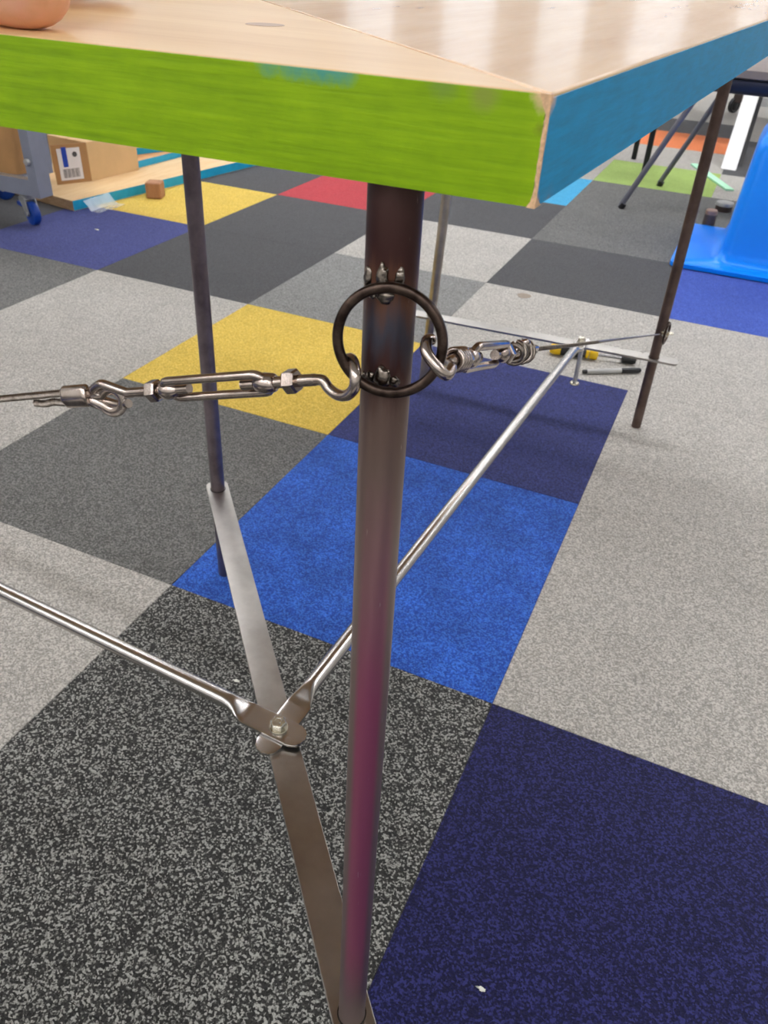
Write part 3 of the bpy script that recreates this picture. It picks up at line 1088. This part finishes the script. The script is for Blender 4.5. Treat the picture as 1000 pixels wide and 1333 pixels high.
# ------------------------------------------------------------------ things on the floor
# screwdriver
M['sd_yellow'] = simple('yellow_handle_plastic', (232, 190, 20), 0.35, var=0.05)
M['black_plastic'] = simple('black_plastic', (26, 26, 28), 0.4, var=0.2)
M['chrome'] = steel('chrome_shaft', (150, 150, 152), (180, 180, 182), 0.22)
sa, sb = Vector((-0.2092, 1.103, 0.0145)), Vector((-0.0080, 1.148, 0.0110))
sdd = (sb - sa).normalized()
sd = thing('screwdriver', (-0.15, 1.115, 0), 'yellow and black handled screwdriver lying on light grey carpet by the marker', 'screwdriver')
f = frame(sa, sdd)
MB().lathe([(0.0, 0.0), (0.009, 0.001), (0.0125, 0.006), (0.0135, 0.014), (0.0128, 0.024), (0.0128, 0.026)], 20, f).build('butt_cap', M['sd_yellow'], sd)
MB().lathe([(0.0130, 0.026), (0.0142, 0.034), (0.0142, 0.060), (0.0118, 0.074), (0.0112, 0.086)], 8, f).build('grip', M['black_plastic'], sd)
MB().lathe([(0.0118, 0.086), (0.0122, 0.088), (0.0122, 0.091), (0.0118, 0.093)], 20, f).build('stripe', M['sd_yellow'], sd)
MB().lathe([(0.0116, 0.095), (0.0128, 0.098), (0.0128, 0.110), (0.0110, 0.114), (0.004, 0.116)], 20, f).build('collar', M['sd_yellow'], sd)
MB().lathe([(0.0034, 0.110), (0.0034, 0.185)], 12, f).build('shaft', M['chrome'], sd)
MB().lathe([(0.004, 0.170), (0.0108, 0.173), (0.0110, 0.196), (0.009, 0.204), (0.003, 0.206)], 16, f).build('bit_holder', M['black_plastic'], sd)
MB().lathe([(0.0124, 0.0262), (0.0131, 0.0262), (0.0131, 0.0300), (0.0124, 0.03)], 20, f).build('stripe', M['black_plastic'], sd)

# marker pen
pa_, pb_ = Vector((-0.111, 1.030, 0.0062)), Vector((0.009, 1.108, 0.0062))
pen = thing('marker_pen', (-0.05, 1.07, 0), 'slim grey marker pen with black cap lying on light grey carpet', 'marker')
f = frame(pa_, pb_ - pa_)
Lp = (pb_ - pa_).length
M['pen_grey'] = simple('pale_grey_pen_plastic', (178, 178, 176), 0.4, var=0.04)
MB().lathe([(0.0, -0.001), (0.0042, 0.0), (0.0048, 0.002), (0.0048, 0.010), (0.004, 0.011)], 16, f).build('end_plug', M['black_plastic'], pen)
MB().lathe([(0.0050, 0.010), (0.0057, 0.020), (0.0060, 0.05), (0.0060, Lp * 0.66)], 16, f).build('barrel', M['pen_grey'], pen)
MB().lathe([(0.0055, Lp * 0.66), (0.0062, Lp * 0.66), (0.0060, Lp - 0.006), (0.0045, Lp), (0.0, Lp)], 16, f).build('cap', M['black_plastic'], pen)
MB().box(-0.0012, 0.0012, 0.0058, 0.0078, Lp * 0.70, Lp * 0.95, f).build('clip', M['black_plastic'], pen)

# scraps and a stain
M['paper'] = simple('white_paper_scrap', (235, 235, 225), 0.8, var=0.04)
for (px, py, sz, lab) in ((0.0950, -0.3310, 0.0040, 'tiny white paper scrap on the midnight blue carpet tile'),
                          (-0.3120, -0.1160, 0.0038, 'tiny white paper crumb by the flat bar on the speckled tile'),
                          (-1.7500, 1.2900, 0.0070, 'white lint crumb on the dusty navy tile near the castor')):
    mb = MB()
    mb.blob((px, py, 0.0015), (sz, sz * 0.45, 0.0014), px * 9, 1.2, 10, 6)
    tag(mb.build('paper_scrap', M['paper']), lab, 'paper scrap', 'scraps on the carpet')
M['stain'] = simple('brown_stain', (150, 138, 124), 0.95, var=0.15, vscale=120)
mb = MB()
mb.prism([(-0.372 + 0.020 * math.cos(a) * (1 + 0.1 * math.sin(3 * a)), 1.454 + 0.020 * math.sin(a)) for a in [2 * math.pi * k / 24 for k in range(24)]], 0.0, 0.0006)
mb.build('stain', M['stain'], floor)

# ------------------------------------------------------------------ left: boards, box, block
M['edge_cyan'] = simple('cyan_edge_paint', (20, 156, 196), 0.45, var=0.08, vscale=40)
PBo = Vector((-1.953, 1.413, 0))
bu = Vector((0.1506, 0.9886, 0))
bv = Vector((-0.9886, 0.1506, 0))
board = thing('floor_board', PBo, 'wide bare wood board with cyan edge lying on the carpet beside the cart', 'board')
fB = (PBo, bu, bv, Vector((0, 0, 1)))
MB().box(0, 1.25, 0.0012, 0.46, 0.0, 0.034, fB).build('board_panel', M['ply'], board, bevel=0.001)
MB().box(0, 1.25, 0.0, 0.0012, 0.002, 0.033, fB).build('painted_edge', M['edge_cyan'], board)
MB().box(-0.0012, 0.0, 0.0012, 0.46, 0.001, 0.033, fB).build('raw_edge', M['ply_edge'], board)


def plank(o, d, L, w, z0, z1, label):
    o, d = Vector(o), Vector(d).normalized()
    v = Vector((-d.y, d.x, 0))
    t = thing('plank', (o.x, o.y, z0), label, 'plank')
    fr = (Vector((o.x, o.y, 0)), d, v, Vector((0, 0, 1)))
    MB().box(0, L, 0.0012, w, z0, z1, fr).build('plank_body', M['orange_pine'], t, bevel=0.0008)
    MB().box(0.001, L, 0, 0.0012, z0 + 0.001, z1 - 0.001, fr).build('painted_edge', M['edge_cyan'], t)


M['orange_pine'] = wood('orange_pine', (196, 138, 84), (218, 166, 110), 1, 0.5)
plank((-2.075, 1.905, 0), (0.06, 1, 0), 0.62, 0.12, 0.034, 0.060, 'short cyan-edged plank lying on the wide board behind the carton')
plank((-2.155, 1.965, 0), (0.40, 1, 0), 0.60, 0.10, 0.060, 0.086, 'upper cyan-edged plank with orange wood end crossing another plank')

M['block'] = wood('beech_block', (150, 104, 72), (182, 132, 96), 2, 0.6)
fk = frame((-1.842, 1.712, 0.0), (0, 0, 1), (0.93, 0.36, 0))
tag(MB().box(-0.028, 0.028, -0.028, 0.028, 0.0, 0.056, fk).build('wooden_block', M['block'], bevel=0.006, segs=3), 'small brown wooden cube with rounded edges on the yellow tile by the board', 'block')

M['card'] = simple('kraft_cardboard', (206, 172, 124), 0.75, var=0.05, vscale=14)
M['card_dark'] = simple('kraft_cardboard_inside', (168, 128, 84), 0.8, var=0.06, vscale=14)
M['label_white'] = simple('label_paper', (222, 220, 222), 0.6, var=0.02)
M['label_blue'] = simple('label_blue_ink', (16, 62, 172), 0.6, var=0.02)
M['ink'] = simple('label_black_ink', (70, 70, 74), 0.7, var=0.1)
box = thing('cardboard_box', (-2.09, 1.62, 0.034), 'plain kraft cardboard box with shipping label on its flap, standing on the wide board', 'box')
bf = Vector((-2.080, 1.655, 0.034))
bd1 = Vector((0.10, 1, 0)).normalized()
bd2 = Vector((-bd1.y, bd1.x, 0))
fX = (bf, bd1, bd2, Vector((0, 0, 1)))
MB().box(0, 0.240, 0, 0.20, 0, 0.131, fX).build('box_body', M['card'], box, bevel=0.002)
MB().box(0.0, 0.240, 0.098, 0.102, 0.131, 0.1318, fX).build('top_seam', M['card_dark'], box)
fd = Vector((-0.45, -0.89, 0)).normalized()
fn = Vector((-fd.y, fd.x, 0))
if fn.x < 0:
    fn = -fn
fF = (bf + Vector((-0.002, 0.0, 0)), fd, Vector((0, 0, 1)), fn)
flap = MB().box(0.0, 0.125, 0.0, 0.131, -0.004, 0.0, fF).build('side_flap', M['card_dark'], box)
lab_ = MB().box(0.026, 0.108, 0.012, 0.118, 0.0, 0.0005, fF).build('shipping_label', M['label_white'], flap)
flap['label'] = 'opened flap carrying a white shipping label'


def ink(a0, a1, b0, b1, mat):
    MB().box(a0, a1, b0, b1, 0.0005, 0.0008, fF).build('label_print', mat, box)


ink(0.074, 0.092, 0.056, 0.122, M['label_blue'])
for k in range(13):
    ink(0.038 + k * 0.0047, 0.038 + k * 0.0047 + (0.0028 if k % 3 else 0.0018), 0.020, 0.050, M['ink'])
MB().lathe([(0.009, 0.0), (0.009, 0.0003)], 20, (fF[0] + fd * 0.046 + Vector((0, 0, 0.096)) + fn * 0.0005, fd, Vector((0, 0, 1)), fn)).build('label_print', M['ink'], box)

# crumpled clear wrap against the board edge
cm, nt, b = new_mat('clear_plastic_wrap')
tr = N(nt, 'ShaderNodeBsdfTransparent')
ms = N(nt, 'ShaderNodeMixShader')
ms.inputs[0].default_value = 0.35
b.inputs['Base Color'].default_value = (0.8, 0.85, 0.9, 1)
b.inputs['Roughness'].default_value = 0.15
nt.links.new(tr.outputs[0], ms.inputs[1])
nt.links.new(b.outputs[0], ms.inputs[2])
nt.links.new(ms.outputs[0], nt.nodes['Material Output'].inputs[0])
mb = MB()
gx, gy = 14, 10
vs, fs = [], []
for i in range(gx):
    for j in range(gy):
        x = -1.925 + 0.10 * j / (gy - 1) * 0.7
        y = 1.43 + 0.13 * i / (gx - 1)
        zz_ = 0.004 + max(0, 0.030 * (1 - j / 4)) + 0.008 * abs(noise.noise(Vector((i * 0.6, j * 0.7, 2.0))))
        vs.append((x, y, zz_))
for i in range(gx - 1):
    for j in range(gy - 1):
        fs.append((i * gy + j, i * gy + j + 1, (i + 1) * gy + j + 1, (i + 1) * gy + j))
tag(mb.add(vs, fs).build('plastic_wrap', cm), 'crumpled scrap of clear plastic wrap at the front corner of the wide board', 'plastic wrap')

# ------------------------------------------------------------------ left: grey cart with blue castors, paper bag
M['cart'] = simple('grey_cart_enamel', (128, 132, 146), 0.4, var=0.05, vscale=30)
M['cart_lt'] = simple('worn_galvanised_flange', (178, 178, 176), 0.35, metal=0.5, var=0.12, vscale=60)
M['cast_blue'] = simple('blue_castor_rubber', (14, 62, 150), 0.35, var=0.08)
PC = Vector((-1.862, 1.190, 0.10))
cart = thing('steel_cart', (PC.x, PC.y, 0), 'grey steel cart on blue-wheeled castors carrying a brown paper bag', 'cart')
for px in (PC.x, PC.x - 0.90):
    o = MB().prism([(-0.036, 0), (0, 0), (0, 0.055), (-0.004, 0.055), (-0.004, 0.004), (-0.036, 0.004)], 0.10, 0.86, (Vector((px, PC.y, 0)), Vector((1, 0, 0)), Vector((0, 1, 0)), Vector((0, 0, 1)))).build('post', M['cart'], cart, bevel=0.001)
    MB().lathe([(0.009, 0.0), (0.011, 0.003), (0.009, 0.010), (0.0, 0.012)], 12, frame((px - 0.020, PC.y, 0.205), (0, -1, 0))).build('bolt_head', M['cart_lt'], o)
    MB().prism([(-0.018, 0), (0, 0), (0, 0.03), (-0.018, 0.03)], 0.16, 0.86, (Vector((px - 0.012, PC.y + 0.055, 0)), Vector((1, 0, 0)), Vector((0, 1, 0)), Vector((0, 0, 1)))).build('post_flange', M['cart'], cart, bevel=0.001)
for zz_ in (0.10, 0.80):
    o = MB().box(PC.x - 0.90, PC.x - 0.004, PC.y + 0.0045, PC.y + 0.0085, zz_, zz_ + 0.048).build('rail', M['cart'], cart, bevel=0.001)
    MB().box(PC.x - 0.90, PC.x - 0.030, PC.y + 0.0085, PC.y + 0.034, zz_ + 0.043, zz_ + 0.048).build('rail_flange', M['cart_lt'], o)
MB().box(PC.x - 0.90, PC.x - 0.115, PC.y + 0.034, PC.y + 0.145, 0.136, 0.142).build('shelf', M['cart'], cart, bevel=0.001)
MB().box(PC.x - 0.95, PC.x + 0.03, PC.y - 0.02, PC.y + 0.42, 0.861, 0.885).build('work_surface', M['cart'], cart, bevel=0.002)
MB().box(PC.x - 0.044, PC.x - 0.034, PC.y + 0.020, PC.y + 0.030, 0.149, 0.178).build('latch', M['cart_lt'], cart, bevel=0.001)


def castor(cx, cy, ang):
    fwd = Vector((math.cos(ang), math.sin(ang), 0))
    sdv = Vector((-fwd.y, fwd.x, 0))
    wc = Vector((cx, cy, 0.036)) + fwd * 0.020
    plate = MB().box(-0.032, 0.032, -0.026, 0.026, 0.094, 0.0995, (Vector((cx, cy, 0)), Vector((1, 0, 0)), Vector((0, 1, 0)), Vector((0, 0, 1)))).build('castor', M['cart_lt'], cart, bevel=0.001)
    MB().lathe([(0.017, 0.080), (0.022, 0.086), (0.017, 0.094)], 16, (Vector((cx, cy, 0)), Vector((1, 0, 0)), Vector((0, 1, 0)), Vector((0, 0, 1)))).build('swivel', M['cart_lt'], plate)
    fk_ = MB()
    for s_ in (-1, 1):
        fk_.prism([(-0.024, 0.080), (0.020, 0.080), (0.032, 0.040), (0.020, 0.028), (0.010, 0.036)], s_ * 0.017 - 0.0015, s_ * 0.017 + 0.0015, (Vector((cx, cy, 0)), fwd, Vector((0, 0, 1)), sdv))
    fk_.box(-0.024, 0.020, 0.0785, 0.0815, -0.0185, 0.0185, (Vector((cx, cy, 0)), fwd, Vector((0, 0, 1)), sdv))
    fk_.build('fork', M['cart_lt'], plate)
    fw = frame(wc, sdv, (0, 0, 1))
    MB().lathe([(0.010, -0.013), (0.028, -0.012), (0.034, -0.011), (0.036, -0.007), (0.036, 0.007), (0.034, 0.011), (0.028, 0.012), (0.010, 0.013)], 28, fw).build('wheel', M['cast_blue'], plate)
    MB().lathe([(0.006, -0.021), (0.007, -0.018), (0.007, 0.018), (0.006, 0.021)], 10, fw).build('axle', M['cart_lt'], plate)
    pe = Vector((cx, cy, 0.052)) - fwd * 0.048
    MB().box(-0.018, 0.014, -0.010, 0.010, -0.007, 0.007, frame(pe, (0.0, 0.0, 1), fwd)).build('brake_pedal', M['cast_blue'], plate, bevel=0.004)


castor(PC.x - 0.105, PC.y + 0.045, math.radians(-20))
castor(PC.x - 0.86, PC.y + 0.045, math.radians(-60))
castor(PC.x - 0.40, PC.y + 0.20, math.radians(30))

M['bag'] = simple('brown_kraft_paper', (176, 132, 84), 0.8, var=0.12, vscale=12)
rings = []
gb = random.Random(5)
for k in range(11):
    t = k / 10
    zz_ = 0.1435 + 0.30 * t
    w = 0.115 + 0.006 * math.sin(t * 5)
    dp = 0.046 - 0.006 * t
    pts = []
    for q in range(28):
        a = 2 * math.pi * q / 28
        ex = math.copysign(abs(math.cos(a)) ** 0.45, math.cos(a)) * w
        ey = math.copysign(abs(math.sin(a)) ** 0.45, math.sin(a)) * dp
        wv = 0.008 * noise.noise(Vector((math.cos(a) * 2, math.sin(a) * 2, t * 6))) * (0.3 + t)
        pts.append((PC.x - 0.240 + ex + wv, PC.y + 0.092 + ey + wv, zz_))
    rings.append(pts)
bag = loft(MB(), rings, True, False).build('paper_bag', M['bag'], smooth=25)
sol = bag.modifiers.new('thick', 'SOLIDIFY')
sol.thickness = 0.0012
tag(bag, 'creased brown paper bag standing on the shelf of the grey cart', 'bag')

# grey cabinet behind the box
M['cab'] = simple('lilac_grey_steel', (150, 154, 170), 0.45, var=0.03)
cb = thing('metal_cabinet', (-3.0, 2.6, 0), 'lilac grey steel cabinet standing behind the cardboard box', 'cabinet')
MB().box(-3.50, -2.66, 2.37, 2.80, 0.03, 1.0).build('cabinet_body', M['cab'], cb, bevel=0.004)
for q in (0, 1):
    dr = MB().box(-3.49 + q * 0.415, -3.49 + q * 0.415 + 0.405, 2.355, 2.37, 0.05, 0.98).build('door', M['cab'], cb, bevel=0.003)
    MB().box(-3.11 + q * 0.05, -3.10 + q * 0.05, 2.335, 2.355, 0.5, 0.62).build('handle', M['cart_lt'], dr)
MB().box(-3.46, -2.70, 2.40, 2.77, 0.0, 0.03).build('plinth', M['black_plastic'], cb)

# ------------------------------------------------------------------ right: blue bin, knobs, stool, chair, desk
M['bin'] = simple('glossy_blue_plastic', (0, 136, 255), 0.3, var=0.03, vscale=6, spec=0.3)
binT = thing('storage_bin', (0.34, 2.2, 0), 'big glossy bright blue plastic tub standing upside down on its flared rim', 'tub')


def rr3(x0, x1, y0, y1, r, z_):
    return [(a, b_, z_) for a, b_ in rrect(x0, x1, y0, y1, r)]


loft(MB(), [rr3(-0.028, 0.73, 1.965, 2.45, 0.02, 0.0), rr3(-0.038, 0.74, 1.955, 2.46, 0.025, 0.004), rr3(-0.038, 0.74, 1.955, 2.46, 0.025, 0.016),
            rr3(-0.030, 0.73, 1.965, 2.45, 0.02, 0.022)]).build('rim', M['bin'], binT, smooth=50)
loft(MB(), [rr3(-0.028, 0.73, 1.967, 2.448, 0.02, 0.0221), rr3(0.070, 0.66, 1.985, 2.42, 0.05, 0.028), rr3(0.092, 0.640, 1.995, 2.41, 0.05, 0.040), rr3(0.100, 0.632, 2.002, 2.40, 0.045, 0.065),
            rr3(0.113, 0.62, 2.025, 2.38, 0.04, 0.345), rr3(0.118, 0.615, 2.035, 2.37, 0.04, 0.372), rr3(0.135, 0.60, 2.08, 2.34, 0.04, 0.41), rr3(0.165, 0.57, 2.17, 2.31, 0.035, 0.475),
            rr3(0.180, 0.555, 2.19, 2.29, 0.03, 0.482)]).build('tub_shell', M['bin'], binT, smooth=50)

M['knob_dark'] = simple('dark_umber_plastic', (70, 58, 54), 0.5, var=0.1)
M['knob_tan'] = simple('tan_top', (150, 122, 108), 0.5, var=0.1)
k1 = thing('cork_roll', (0.030, 2.495, 0), 'small dark cylinder with tan top standing behind the blue tub rim', 'cylinder')
fk = frame((0.030, 2.500, 0), (0, 0, 1))
MB().lathe([(0.020, 0), (0.022, 0.002), (0.022, 0.048), (0.020, 0.050)], 20, fk).build('sleeve', M['knob_dark'], k1)
MB().lathe([(0.020, 0.050), (0.021, 0.052), (0.021, 0.062), (0.018, 0.066), (0.0, 0.067)], 20, fk).build('top', M['knob_tan'], k1)
k2 = thing('round_tin', (0.062, 2.80, 0), 'flat round tin with pale metal lid on the grey carpet behind the blue tub', 'tin')
fk = frame((0.062, 2.80, 0), (0, 0, 1))
MB().lathe([(0.030, 0), (0.032, 0.003), (0.032, 0.022), (0.031, 0.023)], 24, fk).build('tin_body', M['knob_dark'], k2)
MB().lathe([(0.0325, 0.020), (0.034, 0.021), (0.034, 0.030), (0.032, 0.033), (0.0, 0.034)], 24, fk).build('lid', M['cart_lt'], k2)
M['mint'] = simple('mint_green_strip', (176, 232, 196), 0.6, var=0.03)
ma, mb_ = Vector((-0.140, 3.625, 0)), Vector((0.06, 3.17, 0))
fr_ = frame((ma.x, ma.y, 0), (0, 0, 1), mb_ - ma)
tag(MB().prism([(0, -0.014), (0.012, -0.018), ((mb_ - ma).length, -0.018), ((mb_ - ma).length, 0.018), (0.012, 0.018), (0, 0.014)], 0.0, 0.008, fr_).build('wooden_strip', M['mint'], bevel=0.001), 'thin mint green strip lying across the pale lime carpet tile', 'strip')

# low stool with grey tube legs
M['stool_grey'] = simple('taupe_grey_cushion', (124, 114, 110), 0.6, var=0.05)
M['stool_navy'] = simple('dark_navy_shell', (34, 38, 54), 0.45, var=0.06)
M['tube_grey'] = simple('grey_painted_tube', (110, 110, 118), 0.4, metal=0.3, var=0.05)
st = thing('stool', (0.10, 2.75, 0), 'low stool with taupe cushion, navy shell and splayed grey legs behind the blue tub', 'stool')
SX0, SX1, SY0, SY1 = -0.150, 0.40, 2.53, 3.00
loft(MB(), [rr3(SX0 + 0.07, SX1 - 0.07, SY0 + 0.07, SY1 - 0.07, 0.05, 0.426), rr3(SX0 + 0.02, SX1 - 0.02, SY0 + 0.02, SY1 - 0.02, 0.07, 0.432), rr3(SX0, SX1, SY0, SY1, 0.08, 0.450), rr3(SX0, SX1, SY0, SY1, 0.08, 0.470), rr3(SX0 + 0.01, SX1 - 0.01, SY0 + 0.01, SY1 - 0.01, 0.07, 0.474)]).build('shell', M['stool_navy'], st, smooth=50)
loft(MB(), [rr3(SX0 + 0.02, SX1 - 0.02, SY0 + 0.02, SY1 - 0.02, 0.07, 0.4745), rr3(SX0 + 0.005, SX1 - 0.005, SY0 + 0.005, SY1 - 0.005, 0.08, 0.482), rr3(SX0 + 0.005, SX1 - 0.005, SY0 + 0.005, SY1 - 0.005, 0.08, 0.505), rr3(SX0 + 0.03, SX1 - 0.03, SY0 + 0.03, SY1 - 0.03, 0.07, 0.516)]).build('cushion', M['stool_grey'], st, smooth=50)
for (fx_, fy_, tx_, ty_) in ((-0.305, 2.593, -0.115, 2.565), (-0.226, 3.073, -0.045, 2.93), (0.50, 2.60, 0.36, 2.60), (0.50, 3.07, 0.36, 2.93)):
    lg = MB().tube([(fx_, fy_, 0.012), (tx_, ty_, 0.435)], 0.0105, 14).build('leg', M['tube_grey'], st)
    MB().tube([(fx_, fy_, 0.001), (fx_ + (tx_ - fx_) * 0.05, fy_ + (ty_ - fy_) * 0.05, 0.02)], 0.0125, 12).build('foot_cap', M['black_plastic'], lg)

# black legged chair hidden mostly behind the table
M['black_metal'] = simple('black_tube', (22, 22, 24), 0.4, metal=0.3, var=0.1)
ch = thing('chair', (-0.60, 3.45, 0), 'chair on straight black tube legs, seen only by its feet below the blue edge', 'chair')
for (lx, ly) in ((-0.419, 3.575), (-0.325, 3.290), (-0.80, 3.60), (-0.76, 3.28)):
    MB().tube([(lx, ly, 0.0), (lx, ly, 0.45)], 0.0125, 12).build('leg', M['black_metal'], ch)
loft(MB(), [rr3(-0.83, -0.30, 3.25, 3.63, 0.05, 0.450), rr3(-0.84, -0.29, 3.24, 3.64, 0.06, 0.460), rr3(-0.83, -0.30, 3.25, 3.63, 0.05, 0.485)]).build('seat', M['black_metal'], ch)
loft(MB(), [[(a, 3.62 + 0.02 * b_, 0.50 + c_) for a, c_, b_ in ((x_, z_, s_) for x_, z_ in rrect(-0.82, -0.31, 0.06, 0.36, 0.05))] for s_ in (0, 1)]).build('backrest', M['black_metal'], ch)
for lx in (-0.75, -0.38):
    MB().tube([(lx, 3.625, 0.47), (lx, 3.63, 0.60)], 0.010, 10).build('back_post', M['black_metal'], ch)

# white desk with a slanted leg and a black castor
dk = thing('white_desk', (0.0, 4.5, 0), 'white desk with slanted panel leg and one black castor, far behind the blue tub', 'desk')
fr_ = (Vector((0, 0, 0)), Vector((0, 1, 0)), Vector((0, 0, 1)), Vector((1, 0, 0)))
MB().prism([(3.62, 0.0), (3.72, 0.0), (4.95, 0.70), (4.80, 0.70)], -0.015, 0.055, fr_).build('slanted_leg', M['white_metal'], dk, bevel=0.003)
MB().box(-0.5, 1.1, 4.3, 5.75, 0.70, 0.73).build('desk_top', M['white_metal'], dk, bevel=0.003)
for lx in (-0.085, 0.95):
    lg = MB().box(lx - 0.025, lx + 0.025, 5.515, 5.565, 0.115, 0.70).build('leg', M['white_metal'], dk, bevel=0.003)
    fw = frame((lx - 0.012, 5.535, 0.045), (0.8, -0.6, 0), (0, 0, 1))
    MB().lathe([(0.012, -0.016), (0.030, -0.010), (0.038, -0.015), (0.045, -0.012), (0.045, 0.012), (0.038, 0.015), (0.030, 0.010), (0.012, 0.016)], 24, fw).build('castor_wheel', M['black_plastic'], lg)
    MB().box(-0.028, 0.028, -0.028, 0.028, 0.060, 0.115, (Vector((lx, 5.54, 0)), Vector((1, 0, 0)), Vector((0, 1, 0)), Vector((0, 0, 1)))).build('castor_fork', M['knob_dark'], lg, bevel=0.008)
MB().prism([(3.74, 0.0), (3.775, 0.0), (4.60, 0.50), (4.57, 0.50)], 0.056, 0.075, fr_).build('dark_brace', M['black_plastic'], dk, bevel=0.001)

cbt = thing('dark_cupboard', (-0.5, 8.7, 0), 'dark taupe cupboard against the far wall beside the oak upright', 'cupboard')
M['cup'] = simple('taupe_cupboard', (96, 86, 82), 0.5, var=0.05)
MB().box(-1.0, -0.19, 8.55, 8.98, 0.04, 0.85).build('cupboard_body', M['cup'], cbt, bevel=0.004)
MB().box(-0.96, -0.22, 8.58, 8.96, 0.0, 0.04).build('plinth', M['black_plastic'], cbt)
for q in (0, 1):
    dr = MB().box(-0.99 + q * 0.40, -0.61 + q * 0.40, 8.53, 8.55, 0.06, 0.83).build('door', M['cup'], cbt, bevel=0.003)
    MB().box(-0.65 + q * 0.07, -0.64 + q * 0.07, 8.51, 8.53, 0.4, 0.5).build('handle', M['black_plastic'], dr)
